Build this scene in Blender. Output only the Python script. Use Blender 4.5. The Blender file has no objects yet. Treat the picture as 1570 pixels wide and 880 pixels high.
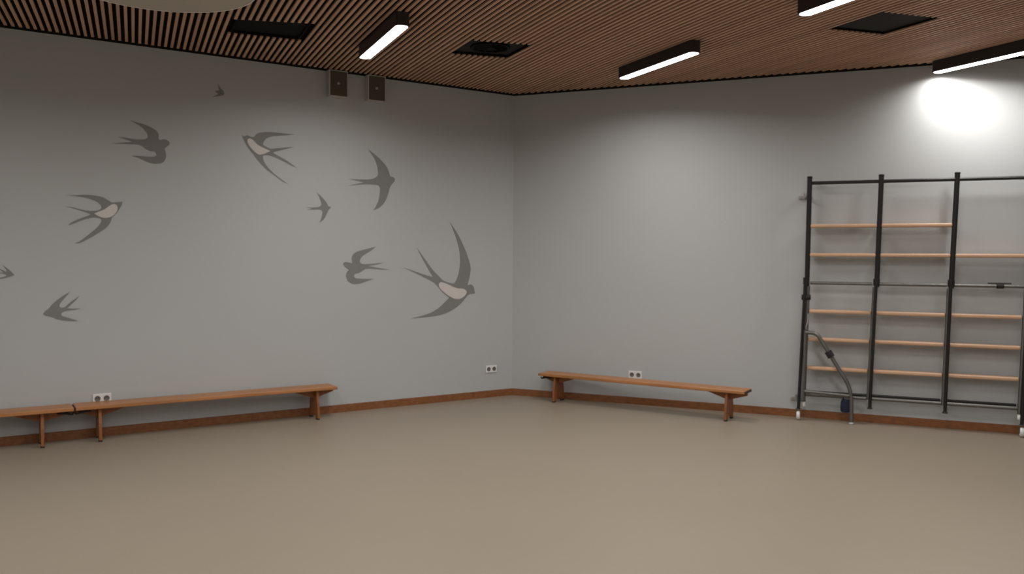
import bpy, bmesh, math, random
from mathutils import Matrix, Vector

# ------------------------------------------------------------------ camera
F_PX, PITCH, ROLL, CAM_H = 1300.0, 0.035464, 0.007344, 1.6
scene = bpy.context.scene
col = scene.collection


def set_camera():
    cp, sp = math.cos(PITCH), math.sin(PITCH)
    fwd = Vector((0, cp, -sp)); up = Vector((0, sp, cp)); rt = Vector((1, 0, 0))
    c, s = math.cos(ROLL), math.sin(ROLL)
    r2 = rt * c + up * s
    u2 = up * c - rt * s
    cam = bpy.data.cameras.new('camera')
    cam.sensor_fit = 'HORIZONTAL'; cam.sensor_width = 36.0
    cam.lens = F_PX / 1570.0 * 36.0
    cam.clip_start = 0.05; cam.clip_end = 100
    ob = bpy.data.objects.new('camera', cam); col.objects.link(ob)
    m = Matrix((r2, u2, -fwd)).transposed().to_4x4()
    m.translation = (0, 0, CAM_H)
    ob.matrix_world = m
    scene.camera = ob


set_camera()

# ------------------------------------------------------------------ world, light, exposure
world = bpy.data.worlds.new('world'); scene.world = world
world.use_nodes = True
world.node_tree.nodes['Background'].inputs[0].default_value = (0.0, 0.0, 0.0, 1)   # closed room at night
LAMP_WATTS = 23.0                           # every ceiling lamp
LAMP_SPREAD = 162.0
LAMP_COLOR = (1.0, 0.985, 0.955)
vs = scene.view_settings
vs.view_transform = 'Standard'
vs.look = 'None'
vs.exposure = 0.0
vs.gamma = 1.0
vs.use_curve_mapping = False
try:
    scene.cycles.use_denoising = True
    scene.cycles.max_bounces = 6
    scene.cycles.diffuse_bounces = 2
except Exception:
    pass

# ------------------------------------------------------------------ room frame
CORNER = (0.0086, 9.7918)
TL, TR, TS = 0.58656, 0.40313, -0.41935     # left wall, right wall, slat direction
ZC = 3.4427                                 # wall top
ZS = ZC + 0.012                             # underside of the slats
ROT_L = math.pi + TL                        # local x runs from the corner along the left wall, y into the room
ROT_R = math.pi - TR                        # local x runs towards the corner, y into the room (u = -x)
ROT_S = -TS                                 # local x across the slats, y along them
DL = (-math.cos(TL), -math.sin(TL)); NL = (math.sin(TL), -math.cos(TL))
DR = (math.cos(TR), -math.sin(TR)); NR = (-math.sin(TR), -math.cos(TR))
DS = (math.sin(TS), math.cos(TS)); DP = (math.cos(TS), -math.sin(TS))


def on_left(u, n, z):
    return (CORNER[0] + DL[0] * u + NL[0] * n, CORNER[1] + DL[1] * u + NL[1] * n, z)


def on_right(u, n, z):
    return (CORNER[0] + DR[0] * u + NR[0] * n, CORNER[1] + DR[1] * u + NR[1] * n, z)


def on_slat(p, s, z):
    return (DP[0] * p + DS[0] * s, DP[1] * p + DS[1] * s, z)


# ------------------------------------------------------------------ helpers
def link(name, data, parent=None):
    o = bpy.data.objects.new(name, data)
    col.objects.link(o)
    if parent is not None:
        o.parent = parent
    return o


def tag(o, label, cat, group=None):
    o['label'] = label; o['category'] = cat
    if group:
        o['group'] = group
    return o


def thing(name, label, cat, loc, rot=0.0, group=None):
    o = link(name, None)
    o.empty_display_size = 0.1
    o.location = loc; o.rotation_euler = (0, 0, rot)
    return tag(o, label, cat, group)


class MB:
    """collects shapes, builds one mesh object"""

    def __init__(self):
        self.v = []; self.f = []; self.s = []

    def add(self, vs_, fs, smooth=False):
        b = len(self.v)
        self.v += [tuple(p) for p in vs_]
        for f in fs:
            self.f.append(tuple(i + b for i in f)); self.s.append(smooth)
        return self

    def box(self, x0, x1, y0, y1, z0, z1):
        v = [(x0, y0, z0), (x1, y0, z0), (x1, y1, z0), (x0, y1, z0), (x0, y0, z1), (x1, y0, z1), (x1, y1, z1), (x0, y1, z1)]
        return self.add(v, [(0, 3, 2, 1), (4, 5, 6, 7), (0, 1, 5, 4), (1, 2, 6, 5), (2, 3, 7, 6), (3, 0, 4, 7)])

    def rbox(self, x0, x1, y0, y1, z0, z1, r, seg=2):
        bm = bmesh.new()
        m = Matrix.Translation(((x0 + x1) / 2, (y0 + y1) / 2, (z0 + z1) / 2)) @ Matrix.Diagonal((x1 - x0, y1 - y0, z1 - z0, 1))
        bmesh.ops.create_cube(bm, size=1, matrix=m)
        bmesh.ops.bevel(bm, geom=list(bm.edges), offset=r, segments=seg, affect='EDGES', profile=0.5)
        bm.verts.index_update()
        vs_ = [tuple(v.co) for v in bm.verts]; fs = [tuple(v.index for v in f.verts) for f in bm.faces]
        bm.free()
        return self.add(vs_, fs)

    def prism(self, poly, axis, a0, a1):
        """poly: 2D loop; axis: extrusion axis. x -> (a,p,q), y -> (p,a,q), z -> (p,q,a)"""
        def pt(p, a):
            return {'x': (a, p[0], p[1]), 'y': (p[0], a, p[1]), 'z': (p[0], p[1], a)}[axis]
        n = len(poly)
        v = [pt(p, a0) for p in poly] + [pt(p, a1) for p in poly]
        f = [tuple(range(n))[::-1], tuple(range(n, 2 * n))]
        f += [(i, (i + 1) % n, n + (i + 1) % n, n + i) for i in range(n)]
        return self.add(v, f)

    def sweep(self, pts, r, n=12, caps=True):
        pts = [Vector(p) for p in pts]
        rings = []
        t0 = (pts[1] - pts[0]).normalized()
        ref = Vector((0, 0, 1)) if abs(t0.z) < 0.9 else Vector((1, 0, 0))
        nrm = (ref - t0 * ref.dot(t0)).normalized()
        for i, p in enumerate(pts):
            if i == 0: t = t0
            elif i == len(pts) - 1: t = (pts[i] - pts[i - 1]).normalized()
            else: t = ((pts[i] - pts[i - 1]).normalized() + (pts[i + 1] - pts[i]).normalized()).normalized()
            nrm = (nrm - t * nrm.dot(t)).normalized()
            bn = t.cross(nrm)
            rings.append([p + (nrm * math.cos(2 * math.pi * k / n) + bn * math.sin(2 * math.pi * k / n)) * r for k in range(n)])
        v = [q for ring in rings for q in ring]
        f = []
        for i in range(len(rings) - 1):
            for k in range(n):
                a = i * n + k; b = i * n + (k + 1) % n
                f.append((a, b, b + n, a + n))
        self.add(v, f, True)
        if caps:
            b = len(v)
            self.add(rings[0], [tuple(range(n))[::-1]])
            self.add(rings[-1], [tuple(range(n))])
        return self

    def lathe(self, prof, n=32, smooth=True):
        """prof: (radius, z) bottom to top, around z"""
        v = []; f = []
        for r, z in prof:
            v += [(r * math.cos(2 * math.pi * k / n), r * math.sin(2 * math.pi * k / n), z) for k in range(n)]
        for i in range(len(prof) - 1):
            for k in range(n):
                a = i * n + k; b = i * n + (k + 1) % n
                f.append((a, b, b + n, a + n))
        self.add(v, f, smooth)
        for ring, rev in ((0, True), (len(prof) - 1, False)):
            if prof[ring][0] > 1e-6 and prof[0] != prof[-1]:
                idx = [ring * n + k for k in range(n)]
                base = len(self.v) - len(v)
                self.f.append(tuple(i + base for i in (idx[::-1] if rev else idx))); self.s.append(False)
        return self

    def moved(self, fn, start=0):
        self.v = self.v[:start] + [tuple(fn(Vector(p))) for p in self.v[start:]]
        return self

    def mesh(self, name, mat):
        me = bpy.data.meshes.new(name)
        me.from_pydata(self.v, [], self.f)
        me.polygons.foreach_set('use_smooth', self.s)
        me.materials.append(mat)
        me.update()
        bm = bmesh.new(); bm.from_mesh(me)
        bmesh.ops.recalc_face_normals(bm, faces=bm.faces)
        bm.to_mesh(me); bm.free()
        return me

    def build(self, name, mat, parent=None):
        return link(name, self.mesh(name, mat), parent)


def fillet(pts, r, seg=5):
    """round the corners of a 3D polyline"""
    pts = [Vector(p) for p in pts]
    out = [pts[0]]
    for a, b, c in zip(pts, pts[1:], pts[2:]):
        da = (a - b); dc = (c - b)
        rr = min(r, da.length * 0.45, dc.length * 0.45)
        p0 = b + da.normalized() * rr; p1 = b + dc.normalized() * rr
        for i in range(seg + 1):
            t = i / seg
            out.append(p0 * (1 - t) ** 2 + b * 2 * t * (1 - t) + p1 * t * t)
    out.append(pts[-1])
    return out


def round_rect(w, h, r, seg=6):
    pts = []
    for cx, cy, a0 in ((w / 2 - r, h / 2 - r, 0), (-w / 2 + r, h / 2 - r, 90), (-w / 2 + r, -h / 2 + r, 180), (w / 2 - r, -h / 2 + r, 270)):
        for i in range(seg + 1):
            a = math.radians(a0 + 90 * i / seg)
            pts.append((cx + r * math.cos(a), cy + r * math.sin(a)))
    return pts


# ------------------------------------------------------------------ materials
def material(name, color, rough=0.6, metal=0.0, var=0.0, scale=(4, 4, 4), bump=0.0, bump_scale=60.0, spec=0.5, color2=None, rnd=0.0, detail=3.0):
    m = bpy.data.materials.new(name); m.use_nodes = True
    nt = m.node_tree; nd = nt.nodes; lk = nt.links
    b = nd['Principled BSDF']
    b.inputs['Roughness'].default_value = rough
    b.inputs['Metallic'].default_value = metal
    b.inputs['Specular IOR Level'].default_value = spec
    c2 = color2 or tuple(max(0, c * (1 - var)) for c in color)
    tc = nd.new('ShaderNodeTexCoord')
    mp = nd.new('ShaderNodeMapping'); mp.inputs['Scale'].default_value = scale
    nz = nd.new('ShaderNodeTexNoise'); nz.inputs['Scale'].default_value = 1.0; nz.inputs['Detail'].default_value = detail
    rp = nd.new('ShaderNodeValToRGB')
    rp.color_ramp.elements[0].position = 0.3; rp.color_ramp.elements[1].position = 0.7
    rp.color_ramp.elements[0].color = (*c2, 1); rp.color_ramp.elements[1].color = (*color, 1)
    lk.new(tc.outputs['Object'], mp.inputs['Vector'])
    lk.new(mp.outputs['Vector'], nz.inputs['Vector'])
    lk.new(nz.outputs['Fac'], rp.inputs['Fac'])
    out = rp.outputs['Color']
    if rnd > 0:
        oi = nd.new('ShaderNodeObjectInfo')
        mr = nd.new('ShaderNodeMapRange'); mr.inputs['To Min'].default_value = 1 - rnd; mr.inputs['To Max'].default_value = 1 + rnd
        hv = nd.new('ShaderNodeHueSaturation')
        lk.new(oi.outputs['Random'], mr.inputs['Value']); lk.new(mr.outputs['Result'], hv.inputs['Value'])
        lk.new(out, hv.inputs['Color']); out = hv.outputs['Color']
    lk.new(out, b.inputs['Base Color'])
    if bump > 0:
        n2 = nd.new('ShaderNodeTexNoise'); n2.inputs['Scale'].default_value = bump_scale; n2.inputs['Detail'].default_value = 2
        bp = nd.new('ShaderNodeBump'); bp.inputs['Strength'].default_value = bump; bp.inputs['Distance'].default_value = 0.002
        lk.new(tc.outputs['Object'], n2.inputs['Vector'])
        lk.new(n2.outputs['Fac'], bp.inputs['Height'])
        lk.new(bp.outputs['Normal'], b.inputs['Normal'])
    return m


def emitter(name, color, strength):
    m = bpy.data.materials.new(name); m.use_nodes = True
    b = m.node_tree.nodes['Principled BSDF']
    b.inputs['Base Color'].default_value = (0.85, 0.85, 0.85, 1)
    b.inputs['Emission Color'].default_value = (*color, 1)
    b.inputs['Emission Strength'].default_value = strength
    return m


M = dict(
    wall=material('wall_paint', (0.50, 0.505, 0.505), 0.75, var=0.02, scale=(1.5, 1.5, 1.5), bump=0.05, bump_scale=180, spec=0.25),
    floor=material('linoleum', (0.310, 0.257, 0.196), 0.42, var=0.04, scale=(0.9, 0.9, 0.9), bump=0.03, bump_scale=200, spec=0.5, detail=5),
    slat=material('slat_wood', (0.68, 0.41, 0.275), 0.6, var=0.22, scale=(40, 1.2, 40), rnd=0.10, spec=0.3),
    backing=material('black_felt', (0.012, 0.009, 0.008), 0.95, var=0.1, spec=0.1),
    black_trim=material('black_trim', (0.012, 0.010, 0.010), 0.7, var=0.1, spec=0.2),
    baseboard=material('baseboard_wood', (0.30, 0.115, 0.042), 0.45, var=0.35, scale=(2.5, 40, 40), spec=0.4),
    bench=material('bench_wood', (0.50, 0.215, 0.080), 0.40, var=0.30, scale=(2.0, 30, 30), spec=0.45),
    bench_leg=material('bench_leg_wood', (0.36, 0.130, 0.042), 0.45, var=0.32, scale=(30, 30, 2.5), spec=0.4),  # redder than the seat, with the legs' shade darkened into the colour
    bench_dark=material('bench_end_dark', (0.055, 0.028, 0.016), 0.5, var=0.3),
    rubber=material('rubber', (0.025, 0.022, 0.02), 0.8, var=0.2),
    white_plastic=material('white_plastic', (0.80, 0.78, 0.76), 0.4, var=0.03),
    socket_hole=material('socket_well', (0.16, 0.14, 0.135), 0.5, var=0.1),
    bird=material('mural_grey', (0.24, 0.235, 0.225), 0.75, var=0.05, scale=(6, 6, 6), spec=0.25),
    belly=material('mural_pale', (0.67, 0.62, 0.595), 0.75, var=0.04, scale=(6, 6, 6), spec=0.25),
    lamp=material('lamp_housing', (0.035, 0.027, 0.026), 0.5, var=0.15, spec=0.4),
    glow=emitter('lamp_diffuser', LAMP_COLOR, 6.0),
    vent=material('vent_black', (0.008, 0.007, 0.006), 0.8, var=0.15, spec=0.1),
    vent_grey=material('vent_grey', (0.024, 0.022, 0.021), 0.8, var=0.15, spec=0.15),
    disc=material('disc_cream', (0.52, 0.47, 0.40), 0.7, var=0.05, scale=(2, 2, 2), spec=0.2),
    disc_rim=material('disc_rim', (0.74, 0.69, 0.62), 0.5, var=0.03),
    box_case=material('speaker_case', (0.52, 0.475, 0.44), 0.6, var=0.04),
    box_front=material('speaker_cloth', (0.105, 0.085, 0.058), 0.9, var=0.12, scale=(60, 60, 60)),
    box_badge=material('speaker_badge', (0.45, 0.42, 0.39), 0.4, var=0.05),
    steel_black=material('painted_black_steel', (0.022, 0.020, 0.019), 0.35, metal=0.3, var=0.2, spec=0.5),
    steel=material('grey_steel', (0.20, 0.195, 0.185), 0.38, metal=0.75, var=0.2, scale=(12, 12, 12)),
    bracket=material('zinc_bracket', (0.42, 0.40, 0.38), 0.4, metal=0.6, var=0.15, scale=(20, 20, 20)),
    rung=material('rung_wood', (0.70, 0.43, 0.27), 0.38, var=0.18, scale=(3, 40, 40), spec=0.5),
    navy=material('navy_cloth', (0.020, 0.028, 0.060), 0.85, var=0.3, scale=(30, 30, 30)),
)

# ------------------------------------------------------------------ room shell
POLY = [CORNER, on_left(7.1, 0, 0)[:2], (-5.0, -1.6), (5.2, -1.6), on_right(6.4, 0, 0)[:2]]
WALLS = ['wall_left', 'wall_side_left', 'wall_back', 'wall_side_right', 'wall_right']


def structure(o):
    o['kind'] = 'structure'
    return o


def inset(poly, d):
    """move every edge of a counter-clockwise loop inwards by d (negative: outwards)"""
    out = []
    n = len(poly)
    for i in range(n):
        a, b, c = Vector(poly[i - 1]), Vector(poly[i]), Vector(poly[(i + 1) % n])
        e0 = (b - a).normalized(); e1 = (c - b).normalized()
        n0 = Vector((-e0.y, e0.x)); n1 = Vector((-e1.y, e1.x))
        k = (n0 + n1); k = k / k.dot(n0)
        out.append(tuple(b + k * d))
    return out


structure(MB().prism(inset(POLY, -0.12), 'z', -0.1, 0.0).build('floor', M['floor']))
outer = inset(POLY, -0.12)
n_poly = len(POLY)
for i, nm in enumerate(WALLS):
    a, b = POLY[i], POLY[(i + 1) % n_poly]
    oa, ob_ = outer[i], outer[(i + 1) % n_poly]
    structure(MB().prism([a, b, ob_, oa], 'z', 0.0, ZC + 0.12).build(nm, M['wall']))

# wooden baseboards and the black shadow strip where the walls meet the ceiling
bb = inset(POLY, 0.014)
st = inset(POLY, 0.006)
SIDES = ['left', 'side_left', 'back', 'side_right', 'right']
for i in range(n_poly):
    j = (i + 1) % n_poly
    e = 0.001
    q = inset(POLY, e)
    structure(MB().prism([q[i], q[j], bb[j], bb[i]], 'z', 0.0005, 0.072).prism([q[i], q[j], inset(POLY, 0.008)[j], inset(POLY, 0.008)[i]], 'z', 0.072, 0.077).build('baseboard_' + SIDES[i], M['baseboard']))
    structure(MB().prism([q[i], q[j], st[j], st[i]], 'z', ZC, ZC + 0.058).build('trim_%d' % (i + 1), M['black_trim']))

# slatted ceiling: black felt above, one wooden slat after another below
PITCH_S, SLAT_W, SLAT_H, FELT = 0.0527, 0.0232, 0.015, 0.046
ceiling = structure(MB().prism(inset(POLY, 0.001), 'z', ZS + FELT, ZS + FELT + 0.05).build('ceiling', M['backing']))
VENTS = {   # p0, p1, (near s at p0, p1), (far s at p0, p1)
    'plain': (0.745, 1.325, (7.065, 6.925), (7.535, 7.525)),
    'swirl': (2.655, 3.215, (6.865, 6.785), (7.412, 7.336)),
    'flat': (5.150, 5.685, (4.750, 4.675), (5.298, 5.225)),
}
slat_poly = []
for p in inset(POLY, 0.045):
    slat_poly.append((p[0] * DP[0] + p[1] * DP[1], p[0] * DS[0] + p[1] * DS[1]))


def spans(p):
    xs = []
    m = len(slat_poly)
    for i in range(m):
        (p0, s0), (p1, s1) = slat_poly[i], slat_poly[(i + 1) % m]
        if (p0 - p) * (p1 - p) < 0:
            xs.append(s0 + (s1 - s0) * (p - p0) / (p1 - p0))
    if len(xs) < 2:
        return []
    segs = [(min(xs), max(xs))]
    for p0, p1, nr, fr in VENTS.values():
        if p0 < p < p1:
            t = (p - p0) / (p1 - p0)
            a = nr[0] + (nr[1] - nr[0]) * t; b = fr[0] + (fr[1] - fr[0]) * t
            segs = [q for s0, s1 in segs for q in ((s0, a), (b, s1))]
    return segs


pmin = min(q[0] for q in slat_poly); pmax = max(q[0] for q in slat_poly)
unit = MB().box(-SLAT_W / 2, SLAT_W / 2, -0.5, 0.5, 0, SLAT_H).mesh('slat', M['slat'])
k = math.ceil((pmin - 0.06) / PITCH_S)
while 0.06 + k * PITCH_S < pmax:
    p = 0.06 + k * PITCH_S
    for s0, s1 in spans(p):
        if s1 - s0 > 0.03:
            o = link('slat', unit, ceiling)
            o.location = on_slat(p, (s0 + s1) / 2, ZS)
            o.rotation_euler = (0, 0, ROT_S)
            o.scale = (1, s1 - s0, 1)
    k += 1

# ------------------------------------------------------------------ ceiling vents
def vent(key, label, kind):
    p0, p1, nr, fr = VENTS[key]
    pc = (p0 + p1) / 2; sc = (sum(nr) + sum(fr)) / 4
    t = thing('ceiling_vent', label, 'vent', on_slat(pc, sc, ZS + 0.005), ROT_S, 'square black vents set into the slatted ceiling')
    quad = [(p0 - pc, nr[0] - sc), (p1 - pc, nr[1] - sc), (p1 - pc, fr[1] - sc), (p0 - pc, fr[0] - sc)]
    q1 = inset(quad, 0.006); q2 = inset(quad, 0.018)
    fr_mb = MB()
    for i in range(4):
        j = (i + 1) % 4
        fr_mb.prism([q1[i], q1[j], q2[j], q2[i]], 'z', 0.004, 0.036)
    fr_mb.build('frame', M['vent'], t)
    MB().prism(q2, 'z', 0.024 if kind != 'flat' else 0.018, 0.036).build('panel', M['vent_grey'] if kind != 'plain' else M['vent'], t)
    if kind == 'swirl':
        o = MB().lathe([(0.150, 0.010), (0.168, 0.006), (0.178, 0.010), (0.178, 0.024), (0.150, 0.024), (0.150, 0.010)], 40).build('diffuser_ring', M['vent'], t)
        MB().lathe([(0.0, 0.008), (0.035, 0.008), (0.04, 0.012), (0.04, 0.024)], 24).build('diffuser_hub', M['vent'], t)
        for i in range(12):
            a = 2 * math.pi * i / 12
            bl = MB().box(0.04, 0.15, -0.012, 0.012, 0.015, 0.019)
            bl.moved(lambda v: Matrix.Rotation(a, 3, 'Z') @ Matrix.Rotation(0.35, 3, 'X') @ (v - Vector((0, 0, 0.017))) + Vector((0, 0, 0.017)))
            bl.build('blade', M['vent'], t)
    return t


vent('plain', 'plain black square vent in the ceiling, nearest the round cream disc', 'plain')
vent('swirl', 'dark ceiling vent with a round swirl diffuser between two lit lamps', 'swirl')
vent('flat', 'flat dark grey ceiling vent above the climbing rack wall, between two lamps', 'flat')

# ------------------------------------------------------------------ ceiling lamps
LAMP_L, LAMP_W, LAMP_Z = 1.205, 0.108, 3.352
_h = MB().prism(round_rect(LAMP_W, LAMP_L, 0.032), 'z', 0.0, ZS - LAMP_Z).mesh('housing', M['lamp'])
_d = MB().prism(round_rect(LAMP_W - 0.012, LAMP_L - 0.012, 0.043), 'z', -0.004, 0.004).mesh('diffuser', M['glow'])
LAMPS = [
    (1.882, 6.885, 'lit black linear ceiling lamp left of the swirl vent, above the swallow wall'),
    (4.385, 6.62, 'lit black linear ceiling lamp right of the swirl vent, nearest the room corner'),
    (4.402, 4.19, 'lit black linear ceiling lamp cut by the photo\'s top edge, before the flat grey vent'),
    (6.87, 5.11, 'lit black linear ceiling lamp whose end meets the wall above the climbing rack'),
]
OFF = 'lit black linear ceiling lamp overhead, outside the picture, unseen, added as repeats of the visible ones to light the room'
for p, s in ((1.882, 4.45), (1.882, 2.05), (1.882, -0.35), (4.39, 1.79), (4.39, -0.6), (-0.62, 5.5), (-0.62, 2.0), (-0.62, -0.4), (-3.1, 5.0), (-3.1, 2.6)):  # visible rows carried on unseen; the left rows added to brighten that side
    LAMPS.append((p, s, OFF))
for p, s, lab in LAMPS:
    t = thing('ceiling_lamp', lab, 'lamp', on_slat(p, s, LAMP_Z), ROT_S,
              'lamps outside the picture' if lab == OFF else 'linear ceiling lamps')
    link('housing', _h, t)
    link('diffuser', _d, t)
    la = bpy.data.lights.new('lamp_light', 'AREA')
    la.shape = 'RECTANGLE'; la.size = LAMP_W - 0.02; la.size_y = LAMP_L - 0.02
    la.energy = LAMP_WATTS; la.color = LAMP_COLOR; la.spread = math.radians(LAMP_SPREAD)
    lo = link('lamp_light', la, t)
    lo.location = (0, 0, -0.006)

# ------------------------------------------------------------------ round disc under the ceiling
t = thing('ceiling_disc', 'large round cream disc with a paler rim hung under the slatted ceiling', 'disc', (-2.30, 5.525, 3.33), 0)
R0 = 0.618
MB().lathe([(R0 - 0.0145, 0.004), (R0 - 0.0145, 0.040)], 96, False).build('panel', M['disc'], t)
MB().lathe([(R0 - 0.014, 0.0), (R0 - 0.002, 0.0), (R0, 0.003), (R0, 0.043), (R0 - 0.014, 0.043), (R0 - 0.014, 0.0)], 96, False).build('rim', M['disc_rim'], t)
MB().lathe([(0.09, 0.040), (0.09, ZS - 3.33)], 32).build('mount', M['disc_rim'], t)

# ------------------------------------------------------------------ swallow mural
def smooth_loop(pts, it=2):
    pts = [Vector(p) for p in pts]
    keep = []
    n = len(pts)
    for i in range(n):
        a = (pts[i - 1] - pts[i]).normalized(); b = (pts[(i + 1) % n] - pts[i]).normalized()
        keep.append(a.dot(b) > 0.15)        # tips stay sharp
    for _ in range(it):
        out = []; kk = []
        n = len(pts)
        for i in range(n):
            p = pts[i]
            if keep[i]:
                out.append(p); kk.append(True)
            else:
                out.append(p * 0.8 + pts[i - 1] * 0.2); kk.append(False)
                out.append(p * 0.8 + pts[(i + 1) % n] * 0.2); kk.append(False)
        pts, keep = out, kk
    return [tuple(p) for p in pts]


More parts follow.
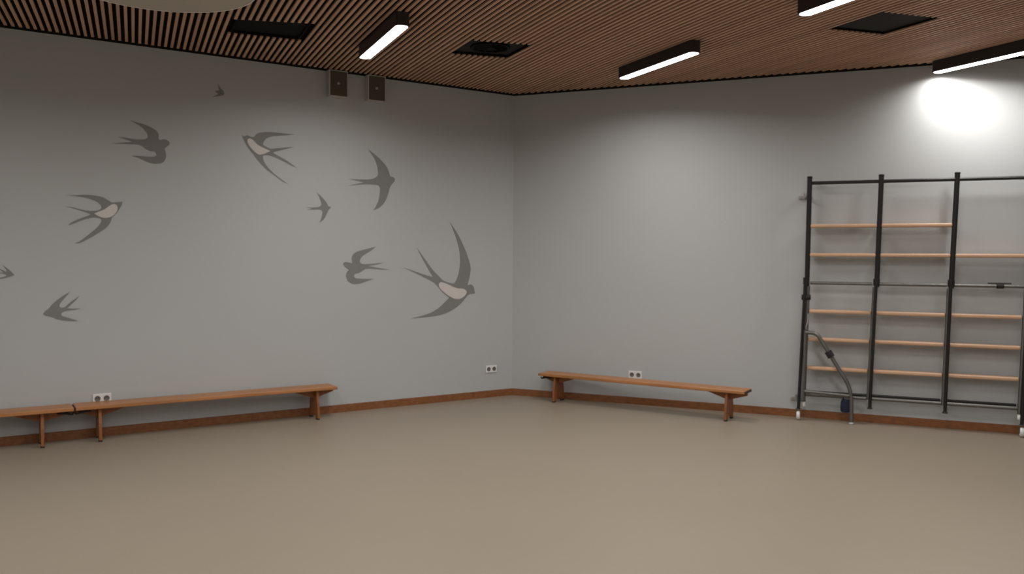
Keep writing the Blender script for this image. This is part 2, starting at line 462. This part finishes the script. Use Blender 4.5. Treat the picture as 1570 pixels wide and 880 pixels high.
BIRD_LABELS = {
    'A': 'tiny dark grey swallow painted high on the wall, close under the ceiling',
    'B': 'grey swallow painted upper left, flying right with both wings swept back, no pale belly',
    'C': 'painted swallow with pale belly, head pointing up left, below and left of the speakers',
    'D': 'painted swallow with pale belly flying right, above the left end of the long bench',
    'E': 'small painted swallow cut off by the left edge of the picture',
    'F': 'grey swallow painted low on the left wall, flying left, above the bench joint',
    'G': 'small grey swallow painted just left of the crescent winged one',
    'H': 'grey swallow with a tall crescent of wings below the two wall speakers',
    'I': 'grey swallow painted flying left, beside the biggest pale bellied swallow',
    'J': 'biggest painted swallow, long wings and pale belly, nearest the room corner',
}
BIRDS = [
    ('A', [(3.316,3.187),(3.291,3.156),(3.27,3.133),(3.256,3.103),(3.276,3.084),(3.337,3.072),(3.372,3.061),(3.325,3.089),(3.312,3.101),(3.339,3.112),(3.339,3.123),(3.301,3.131),(3.314,3.158)],
     None),
    ('B', [(4.083,2.785),(4.021,2.768),(3.966,2.759),(3.901,2.735),(3.854,2.709),(3.838,2.681),(3.839,2.636),(3.827,2.627),(3.789,2.64),(3.756,2.628),(3.74,2.604),(3.756,2.583),(3.79,2.555),(3.78,2.526),(3.774,2.486),(3.786,2.446),(3.814,2.419),(3.875,2.41),(3.931,2.421),(4.005,2.455),(4.069,2.47),(4.014,2.474),(3.949,2.472),(3.884,2.474),(3.856,2.486),(3.861,2.505),(3.875,2.524),(3.903,2.519),(3.94,2.534),(3.976,2.561),(4.004,2.573),(4.104,2.57),(4.239,2.564),(4.167,2.575),(4.059,2.593),(4.104,2.607),(4.176,2.628),(4.113,2.626),(4.031,2.617),(3.948,2.624),(3.928,2.644),(3.934,2.678),(3.966,2.719),(4.012,2.749)],
     None),
    ('C', [(2.985,2.722),(2.958,2.759),(2.907,2.779),(2.812,2.789),(2.724,2.787),(2.578,2.784),(2.643,2.772),(2.724,2.76),(2.804,2.749),(2.86,2.725),(2.884,2.696),(2.9,2.659),(2.829,2.626),(2.805,2.628),(2.725,2.642),(2.66,2.654),(2.595,2.659),(2.66,2.639),(2.725,2.618),(2.789,2.597),(2.797,2.589),(2.741,2.562),(2.66,2.524),(2.611,2.491),(2.562,2.459),(2.628,2.482),(2.693,2.514),(2.757,2.541),(2.821,2.56),(2.868,2.563),(2.9,2.554),(2.892,2.508),(2.853,2.448),(2.789,2.389),(2.717,2.338),(2.648,2.296),(2.701,2.315),(2.773,2.366),(2.853,2.417),(2.916,2.475),(2.963,2.526),(2.982,2.556),(3.025,2.599),(3.063,2.658),(3.086,2.702),(3.097,2.736),(3.078,2.722),(3.047,2.74),(3.016,2.727)],
     [(3.047,2.698),(3.02,2.712),(2.989,2.695),(2.954,2.659),(2.923,2.642),(2.86,2.619),(2.825,2.605),(2.852,2.589),(2.892,2.57),(2.931,2.56),(2.97,2.58),(3.009,2.616),(3.04,2.66)]),
    ('D', [(4.591,2.101),(4.528,2.1),(4.472,2.106),(4.415,2.11),(4.345,2.105),(4.287,2.09),(4.248,2.063),(4.229,2.05),(4.183,2.057),(4.14,2.061),(4.15,2.028),(4.17,1.991),(4.197,1.948),(4.227,1.922),(4.237,1.882),(4.27,1.831),(4.316,1.795),(4.38,1.751),(4.444,1.711),(4.489,1.689),(4.526,1.689),(4.495,1.7),(4.457,1.728),(4.418,1.764),(4.367,1.808),(4.328,1.851),(4.311,1.887),(4.315,1.905),(4.347,1.914),(4.379,1.915),(4.43,1.901),(4.487,1.878),(4.531,1.856),(4.575,1.841),(4.549,1.866),(4.505,1.892),(4.455,1.914),(4.41,1.933),(4.398,1.942),(4.442,1.96),(4.492,1.976),(4.542,1.992),(4.592,2.002),(4.536,1.999),(4.479,1.983),(4.423,1.972),(4.365,1.971),(4.327,1.982),(4.31,1.997),(4.314,2.022),(4.339,2.049),(4.377,2.068),(4.441,2.085),(4.516,2.094)],
     [(4.369,1.949),(4.333,1.968),(4.288,1.987),(4.249,2.021),(4.222,2.038),(4.196,2.039),(4.18,2.012),(4.187,1.976),(4.21,1.943),(4.243,1.921),(4.282,1.913),(4.314,1.919),(4.343,1.932)]),
    ('E', [(5.055,1.501),(5.027,1.48),(4.999,1.452),(4.971,1.419),(5.006,1.406),(5.044,1.393),(5.088,1.386),(5.132,1.387),(5.088,1.396),(5.05,1.404),(5.028,1.415),(5.037,1.425),(5.069,1.433),(5.113,1.43),(5.081,1.44),(5.05,1.441),(5.075,1.462),(5.093,1.48),(5.062,1.465),(5.033,1.447),(5.026,1.452),(5.037,1.473)],
     None),
    ('F', [(4.77,1.088),(4.75,1.115),(4.723,1.133),(4.703,1.166),(4.663,1.203),(4.622,1.237),(4.561,1.274),(4.595,1.232),(4.622,1.199),(4.643,1.169),(4.644,1.146),(4.63,1.138),(4.603,1.141),(4.568,1.178),(4.534,1.204),(4.489,1.238),(4.527,1.189),(4.562,1.155),(4.586,1.133),(4.542,1.128),(4.48,1.125),(4.528,1.116),(4.583,1.112),(4.617,1.103),(4.634,1.085),(4.624,1.066),(4.583,1.053),(4.536,1.036),(4.498,1.019),(4.556,1.02),(4.624,1.03),(4.664,1.04),(4.698,1.06),(4.731,1.069),(4.757,1.077)],
     None),
    ('G', [(2.359,2.228),(2.321,2.199),(2.281,2.163),(2.25,2.125),(2.235,2.092),(2.21,2.093),(2.215,2.077),(2.235,2.058),(2.255,2.014),(2.281,1.965),(2.331,1.925),(2.316,1.959),(2.301,2.003),(2.299,2.046),(2.316,2.06),(2.371,2.058),(2.471,2.048),(2.401,2.064),(2.471,2.076),(2.411,2.076),(2.341,2.083),(2.311,2.099),(2.311,2.128),(2.326,2.17),(2.341,2.203)],
     None),
    ('H', [(1.807,2.699),(1.748,2.663),(1.672,2.609),(1.611,2.553),(1.573,2.496),(1.556,2.431),(1.523,2.433),(1.5,2.414),(1.506,2.384),(1.539,2.351),(1.561,2.315),(1.578,2.244),(1.616,2.162),(1.671,2.104),(1.747,2.071),(1.714,2.118),(1.687,2.179),(1.673,2.249),(1.671,2.309),(1.688,2.337),(1.769,2.339),(1.844,2.338),(1.94,2.325),(2.039,2.31),(1.94,2.335),(1.855,2.354),(1.919,2.366),(2.024,2.381),(1.919,2.383),(1.812,2.387),(1.747,2.4),(1.704,2.423),(1.691,2.458),(1.704,2.537),(1.737,2.615)],
     None),
    ('I', [(2.083,1.518),(2.062,1.537),(2.028,1.535),(1.98,1.522),(1.987,1.589),(1.966,1.621),(1.918,1.648),(1.834,1.668),(1.714,1.698),(1.778,1.649),(1.862,1.603),(1.893,1.564),(1.897,1.531),(1.869,1.514),(1.778,1.516),(1.621,1.532),(1.721,1.505),(1.806,1.496),(1.707,1.479),(1.548,1.452),(1.664,1.459),(1.827,1.47),(1.862,1.447),(1.904,1.423),(1.952,1.414),(1.962,1.389),(1.945,1.369),(1.862,1.362),(1.735,1.361),(1.82,1.336),(1.904,1.31),(1.973,1.307),(2.028,1.338),(2.051,1.389),(2.039,1.434),(2.014,1.457),(2.035,1.466),(2.062,1.488)],
     None),
    ('J', [(0.837,1.976),(0.773,1.902),(0.708,1.806),(0.626,1.653),(0.563,1.485),(0.576,1.387),(0.608,1.281),(0.559,1.291),(0.522,1.259),(0.517,1.217),(0.509,1.185),(0.55,1.182),(0.599,1.176),(0.672,1.093),(0.752,1.032),(0.879,0.973),(1.004,0.949),(1.159,0.938),(1.318,0.932),(1.189,0.955),(1.067,0.986),(0.958,1.044),(0.88,1.112),(0.84,1.145),(0.927,1.209),(0.99,1.279),(1.037,1.321),(1.16,1.377),(1.282,1.431),(1.401,1.479),(1.282,1.445),(1.161,1.404),(1.045,1.376),(1.1,1.458),(1.169,1.567),(1.238,1.688),(1.161,1.594),(1.053,1.458),(0.975,1.389),(0.928,1.341),(0.849,1.312),(0.773,1.297),(0.722,1.401),(0.703,1.527),(0.711,1.666),(0.756,1.805),(0.805,1.915)],
     [(0.975,1.3),(0.944,1.323),(0.865,1.298),(0.753,1.248),(0.656,1.244),(0.611,1.211),(0.64,1.162),(0.704,1.129),(0.768,1.13),(0.848,1.166),(0.928,1.223),(0.967,1.265)]),
]
for key, loop, bel in BIRDS:
    u0 = sum(q[0] for q in loop) / len(loop); z0 = min(q[1] for q in loop)
    t = thing('swallow_mural', BIRD_LABELS[key], 'mural', on_left(u0, 0.0, z0), ROT_L, 'swallows painted on the left wall')
    f = smooth_loop(loop)
    MB().prism([(q[0] - u0, q[1] - z0) for q in f], 'y', 0.0004, 0.0022).build('silhouette', M['bird'], t)
    if bel:
        f = smooth_loop(bel)
        o = MB().prism([(q[0] - u0, q[1] - z0) for q in f], 'y', 0.0023, 0.0032).build('belly', M['belly'], t)
        o['label'] = 'pale pinkish white belly'

# ------------------------------------------------------------------ wall speakers
def speaker(u, label):
    t = thing('wall_speaker', label, 'speaker', on_left(u, 0.0, 3.185), ROT_L, 'wall speakers under the ceiling')
    w, d, h = 0.098, 0.075, 0.262
    c = MB()
    c.box(-w, w, 0.001, d - 0.012, 0.0, h)
    c.box(-w, w, d - 0.012, d, 0.0, 0.012); c.box(-w, w, d - 0.012, d, h - 0.006, h)
    c.box(-w, -w + 0.007, d - 0.012, d, 0.012, h - 0.006); c.box(w - 0.010, w, d - 0.012, d, 0.012, h - 0.006)
    c.build('case', M['box_case'], t)
    MB().box(-w + 0.007, w - 0.010, d - 0.0119, d - 0.004, 0.012, h - 0.006).build('front_cloth', M['box_front'], t)
    g = MB().lathe([(0.014, 0.0), (0.014, 0.003), (0.010, 0.005), (0.0, 0.005)], 20)
    g.moved(lambda v: Vector((v.x, d - 0.004 + v.z, 0.135 + v.y)))
    g.build('badge', M['box_badge'], t)


speaker(2.157, 'dark fronted pale cased speaker under the ceiling, the one nearer the small high swallow')
speaker(1.742, 'dark fronted pale cased speaker under the ceiling, the one nearer the room corner')

# ------------------------------------------------------------------ wall sockets
def socket(loc, rot, label):
    t = thing('wall_socket', label, 'socket', loc, rot, 'white double wall sockets')
    o = MB().rbox(-0.0745, 0.0745, 0.0005, 0.011, -0.041, 0.041, 0.004).build('cover_plate', M['white_plastic'], t)
    for sx in (-1, 1):
        g = MB().lathe([(0.0, 0.0112), (0.0185, 0.0112), (0.0205, 0.013), (0.024, 0.013), (0.024, 0.0105)], 28)
        n0 = len(g.v)
        g.moved(lambda v: Vector((sx * 0.036 + v.x, v.z, v.y)))
        s = g.build('outlet', M['socket_hole'], t)
        h = MB()
        for px in (-0.0095, 0.0095):
            a = len(h.v)
            h.lathe([(0.0028, 0.0113), (0.0028, 0.0122)], 10)
            h.moved(lambda v: Vector((sx * 0.036 + px + v.x, v.z, v.y)), a)
        h.build('pin_holes', M['rubber'], s)


socket(on_left(0.290, 0, 0.322), ROT_L, 'white double wall socket near the room corner, left of the corner')
socket(on_left(4.322, 0, 0.335), ROT_L, 'white double wall socket half hidden behind the left long bench')
socket(on_right(1.462, 0, 0.324), ROT_R, 'white double wall socket just above the right bench seat')

# ------------------------------------------------------------------ gym benches
BL, BW, BT, SEAT_T = 2.30, 0.240, 0.314, 0.032
LEG_X, LEG_T = 0.962, 0.023


def make_bench(label, loc, rot, LEG_X=LEG_X):
    t = thing('gym_bench', label, 'bench', loc, rot, 'low wooden gym benches along the walls')
    zs = BT - SEAT_T
    MB().rbox(-BL / 2, BL / 2, -BW / 2, BW / 2, zs, BT, 0.007, 3).build('seat', M['bench'], t)
    for sx in (-1, 1):
        # flared end board with an arched cut-out, on two rubber feet
        half = [(0.086, zs), (0.088, 0.245), (0.098, 0.195), (0.108, 0.150), (0.113, 0.09), (0.118, 0.014), (0.066, 0.014), (0.058, 0.030), (0.036, 0.040)]
        prof = half + [(-y, z) for y, z in half[::-1]]
        leg = MB().prism(prof, 'x', sx * LEG_X - LEG_T / 2, sx * LEG_X + LEG_T / 2).build('leg', M['bench_leg'], t)
        for sy in (-1, 1):
            MB().rbox(sx * LEG_X - 0.014, sx * LEG_X + 0.014, sy * 0.092 - 0.025, sy * 0.092 + 0.025, 0.0, 0.0138, 0.004, 1).build('rubber_foot', M['rubber'], leg)
        # lengthwise gusset, deepest at the leg
        a = sx * (LEG_X + LEG_T / 2 + 0.001); b = sx * (BL / 2 - 0.003)
        c = sx * (LEG_X - LEG_T / 2 - 0.001); d = sx * (LEG_X - 0.23)
        MB().prism([(a, zs - 0.001), (b, zs - 0.001), (b, zs - 0.026), (a, zs - 0.078)], 'y', -0.017, 0.017).build('brace', M['bench_leg'], t)
        MB().prism([(c, zs - 0.001), (d, zs - 0.001), (d, zs - 0.008), (c, zs - 0.080)], 'y', -0.017, 0.017).build('brace', M['bench_leg'], t)
        # dark end edge
        x0, x1 = sorted((sx * (BL / 2 + 0.0004), sx * (BL / 2 + 0.004)))
        o = MB().box(x0, x1, -BW / 2 + 0.006, BW / 2 - 0.006, zs + 0.001, BT - 0.008).build('end_strip', M['bench_dark'], t)
        o['label'] = 'dark end edge of the seat'
    # suspension hook under one end
    x = -BL / 2 + 0.01
    hk = MB().sweep(fillet([(x + 0.10, 0.06, zs - 0.012), (x + 0.02, 0.06, zs - 0.030), (x - 0.006, 0.06, zs - 0.034), (x - 0.010, 0.06, zs - 0.014)], 0.012), 0.007, 8)
    hk.sweep(fillet([(x + 0.10, -0.06, zs - 0.012), (x + 0.02, -0.06, zs - 0.030), (x - 0.006, -0.06, zs - 0.034), (x - 0.010, -0.06, zs - 0.014)], 0.012), 0.007, 8)
    hk.box(x + 0.02, x + 0.11, -0.08, 0.08, zs - 0.016, zs - 0.0225 + 0.0)
    hk.build('hook', M['steel_black'], t)
    return t


make_bench('long wooden gym bench along the swallow wall, whole in view', on_left(3.405, 0.150, 0), ROT_L + math.pi - 0.014)
make_bench('wooden gym bench cut off by the left edge of the picture', on_left(5.719, 0.140, 0), ROT_L - 0.003, 0.918)
# the right-hand bench stands askew, its outer end pulled off the wall
_a = math.atan2(0.297, 1.99)
make_bench('wooden gym bench right of the room corner, standing askew before a white socket', on_right(1.585, 0.318, 0), ROT_R - _a + math.pi)

# ------------------------------------------------------------------ climbing rack
U0, N0 = 4.16, 0.12
rack = thing('climbing_rack', 'tall black steel wall climbing rack with pale wooden rungs in three bays', 'climbing rack',
             on_right(U0, N0, 0), ROT_R)


def rk(u, n, z):
    return (-(u - U0), n - N0, z)


UP = [(3.233, 3.226), (3.883, 3.862), (4.530, 4.501), (5.158, 5.128)]     # upper posts: u at the top, at the joint
LOW = [(3.214, 3.171), (3.858, 3.825), (4.496, 4.473), (5.124, 5.098)]    # lower front tubes
LOWZ = [0.105, 0.172, 0.180, 0.105]
GREY = [(3.236, 3.214), (3.845, 3.808), (4.484, 4.458), (5.108, 5.080)]   # grey tubes behind
GREYZ = [0.180, 0.240, 0.235, 0.20]
ZJ, ZT = 1.385, 2.405


def grey_u(i, z):
    a, b = GREY[i]
    t = (ZJ - z) / (ZJ - 0.15)
    return a + (b - a) * max(0, t)


def post_u(i, z):
    if z >= ZJ:
        t = (ZT - z) / (ZT - ZJ)
        return UP[i][0] + (UP[i][1] - UP[i][0]) * t
    return grey_u(i, z)


for i in range(4):
    p = MB().sweep([rk(UP[i][0], 0.12, ZT), rk(UP[i][1], 0.12, ZJ - 0.05)], 0.0235, 16).build('post', M['steel_black'], rack)
    c = MB().lathe([(0.0255, 0), (0.0255, 0.010), (0.018, 0.014), (0.0, 0.014)], 20)
    x, y, z = rk(UP[i][0], 0.12, ZT - 0.002)
    c.moved(lambda v: v + Vector((x, y, z))).build('cap', M['rubber'], p)
    MB().sweep([rk(GREY[i][0], 0.12, ZJ - 0.051), rk(grey_u(i, GREYZ[i]), 0.12, GREYZ[i])], 0.0195, 16).build('lower_post', M['steel'], rack)
    MB().sweep([rk(LOW[i][0], 0.160, ZJ + 0.02), rk(LOW[i][1], 0.160, LOWZ[i])], 0.0155, 14).build('front_tube', M['steel_black'], rack)
    j = MB().sweep([rk((LOW[i][0] + UP[i][1]) / 2, 0.142, ZJ + 0.032), rk((LOW[i][0] + UP[i][1]) / 2, 0.142, ZJ - 0.035)], 0.030, 16)
    j.build('sleeve', M['steel_black'], rack)
for i in (1, 2):    # small flared ends of the two middle tubes
    x, y, z = rk(LOW[i][1], 0.160, LOWZ[i] - 0.012)
    MB().lathe([(0.024, 0), (0.024, 0.008), (0.0155, 0.013)], 16).moved(lambda v: v + Vector((x, y, z))).build('tube_foot', M['rubber'], rack)
# rails and rungs, bay by bay
def bar(kind, i, z, r, mat, n=0.12):
    a = post_u(i, z); b = post_u(i + 1, z)
    g = 0.019
    return MB().sweep([rk(a + g, n, z), rk(b - g, n, z)], r, 14).build(kind, M[mat], rack)


for i in range(3):
    bar('top_rail', i, 2.350, 0.0165, 'steel_black')
    bar('middle_rail', i, 1.364, 0.0150, 'steel', 0.120)
    bar('bottom_rail', i, 0.252, 0.0175, 'steel', 0.120)
    MB().sweep([rk(grey_u(i, 0.28) + 0.02, 0.055, 0.272), rk(grey_u(i + 1, 0.28) - 0.02, 0.055, 0.272)], 0.013, 12).build('rear_rail', M['steel_black'], rack)
    for z in (1.927, 1.642, 1.084, 0.806, 0.518):
        if i == 2 and z > 1.9:
            continue
        x1 = rk(post_u(i, z) + 0.019, 0, 0)[0]; x0 = rk(post_u(i + 1, z) - 0.019, 0, 0)[0]
        MB().rbox(x0, x1, 0.030 - N0, 0.142 - N0, z - 0.0175, z + 0.0175, 0.012, 3).build('rung', M['rung'], rack)
for i in range(4):    # stand-offs that carry the rear rail
    MB().sweep([rk(grey_u(i, 0.272), 0.099, 0.272), rk(grey_u(i, 0.272), 0.040, 0.272)], 0.012, 10).build('stand_off', M['steel_black'], rack)
# clamps
MB().sweep([rk(LOW[0][0] - 0.034, 0.150, 1.222), rk(LOW[0][0] + 0.05, 0.140, 1.222)], 0.026, 14).build('clamp', M['rubber'], rack)
cl = MB().sweep([rk(4.870, 0.12, 1.366), rk(4.930, 0.12, 1.366)], 0.0235, 14)
cl.sweep([rk(4.80, 0.12, 1.3905), rk(4.99, 0.12, 1.3905)], 0.006, 8)
cl.build('clamp', M['rubber'], rack)
# casters under the outer tubes
for i in (0, 3):
    x, y, z = rk(LOW[i][1], 0.160, 0)
    f = MB().box(x - 0.023, x - 0.020, y - 0.022, y + 0.022, 0.035, 0.105).box(x + 0.020, x + 0.023, y - 0.022, y + 0.022, 0.035, 0.105).box(x - 0.023, x + 0.023, y - 0.022, y + 0.022, 0.1052, 0.112)
    f = f.build('caster_fork', M['steel'], rack)
    w = MB().lathe([(0.030, -0.018), (0.042, -0.015), (0.045, -0.008), (0.045, 0.008), (0.042, 0.015), (0.030, 0.018)], 28)
    w.moved(lambda v: Vector((x + v.z, y + v.x, 0.045 + v.y)))
    o = w.build('wheel', M['white_plastic'], f)
    o['label'] = 'white caster wheel'
# white bumpers under the outer grey posts
for i in (0, 3):
    x, y, z = rk(grey_u(i, GREYZ[i]), 0.12, GREYZ[i] - 0.052)
    o = MB().lathe([(0.0, 0.0), (0.015, 0.0), (0.0175, 0.006), (0.0175, 0.051)], 18).moved(lambda v: v + Vector((x, y, z))).build('bumper', M['white_plastic'], rack)
    o['label'] = 'white bumper under the post'
# wall brackets
for uu, zz in ((3.190, 2.215), (3.150, 0.185), (5.16, 2.215)):
    b = MB().rbox(-0.065, 0.065, 0.0, 0.006, -0.018, 0.018, 0.002, 1)
    b.sweep([(0.05, 0.006, 0.006), (0.05, 0.022, 0.006)], 0.008, 10)
    b.sweep(fillet([(0.0, 0.006, 0.0), (0.0, 0.05, 0.0), (-0.015, 0.05, 0.035)], 0.015), 0.008, 10)
    b.sweep([(-0.035, 0.006, 0.0), (-0.035, 0.085, -0.004)], 0.008, 10)
    b.sweep([(0.012, 0.030, -0.012), (0.012, 0.030, 0.045)], 0.009, 10)
    b.sweep([(0.055, 0.010, 0.0), (0.055, 0.034, 0.0)], 0.014, 10)
    x, y, z = rk(uu, 0.0008, zz)
    b.moved(lambda v: v + Vector((x, y, z))).build('wall_bracket', M['bracket'], rack)
# folded support leg: bent grey tube with a foot, tied to the post by a cross bar
path = fillet([rk(3.225, 0.185, 0.878), rk(3.330, 0.185, 0.872), rk(3.635, 0.185, 0.375), rk(3.660, 0.185, 0.25), rk(3.662, 0.185, 0.012)], 0.07, 6)
leg = MB().sweep(path, 0.0185, 14).build('support_leg', M['steel'], rack)
x, y, z = rk(3.662, 0.185, 0.0)
MB().lathe([(0.034, 0.0), (0.034, 0.010), (0.020, 0.022)], 20).moved(lambda v: v + Vector((x, y, z))).build('foot', M['bracket'], leg)
MB().sweep([rk(3.226, 0.185, 0.292), rk(3.641, 0.185, 0.276)], 0.0165, 14).build('cross_bar', M['steel'], leg)
MB().sweep([rk(3.225, 0.185, 0.90), rk(3.212, 0.185, 0.20)], 0.0145, 14).build('hinge_tube', M['steel'], leg)
d = (Vector(rk(3.635, 0.185, 0.375)) - Vector(rk(3.330, 0.185, 0.872))).normalized()
c = Vector(rk(3.452, 0.185, 0.673))
k2 = MB().sweep([c - d * 0.03, c + d * 0.034], 0.034, 14)
k2.sweep([c + Vector((0, 0.0, 0)), c + Vector((-0.01, 0.062, 0.0))], 0.010, 10)
k2.build('clamp', M['rubber'], leg)
h2 = Vector(rk(3.49, 0.185, 0.611))
# retaining hook hanging on the outer tube
hk = MB().sweep(fillet([rk(3.243, 0.150, 1.06), rk(3.243, 0.168, 0.98), rk(3.228, 0.178, 0.93), rk(3.232, 0.178, 0.905)], 0.02), 0.006, 8)
o = hk.build('hook', M['bracket'], rack)

# navy pouch hanging on the bottom rail behind the support leg
t = thing('cloth_pouch', 'small dark navy cloth pouch hanging behind the rack\'s support leg', 'pouch', on_right(3.605, 0.12, 0.10), ROT_R)
g = MB()
prof = [(0.030, 0.0), (0.044, 0.012), (0.047, 0.05), (0.043, 0.10), (0.034, 0.128)]
ring = 16
vv = []; ff = []
for r, z in prof:
    vv += [(r * math.cos(2 * math.pi * q / ring), 0.42 * r * math.sin(2 * math.pi * q / ring), z) for q in range(ring)]
for a in range(len(prof) - 1):
    for q in range(ring):
        ff.append((a * ring + q, a * ring + (q + 1) % ring, (a + 1) * ring + (q + 1) % ring, (a + 1) * ring + q))
ff.append(tuple(range(ring))[::-1]); ff.append(tuple((len(prof) - 1) * ring + q for q in range(ring)))
g.add(vv, ff, True).build('bag', M['navy'], t)
MB().sweep([(0.022, 0.018, 0.120), (0.021, 0.0225, 0.155), (0.020, 0.0, 0.1755), (0.019, -0.0225, 0.155), (0.018, -0.014, 0.120)], 0.004, 8).build('loop', M['navy'], t)
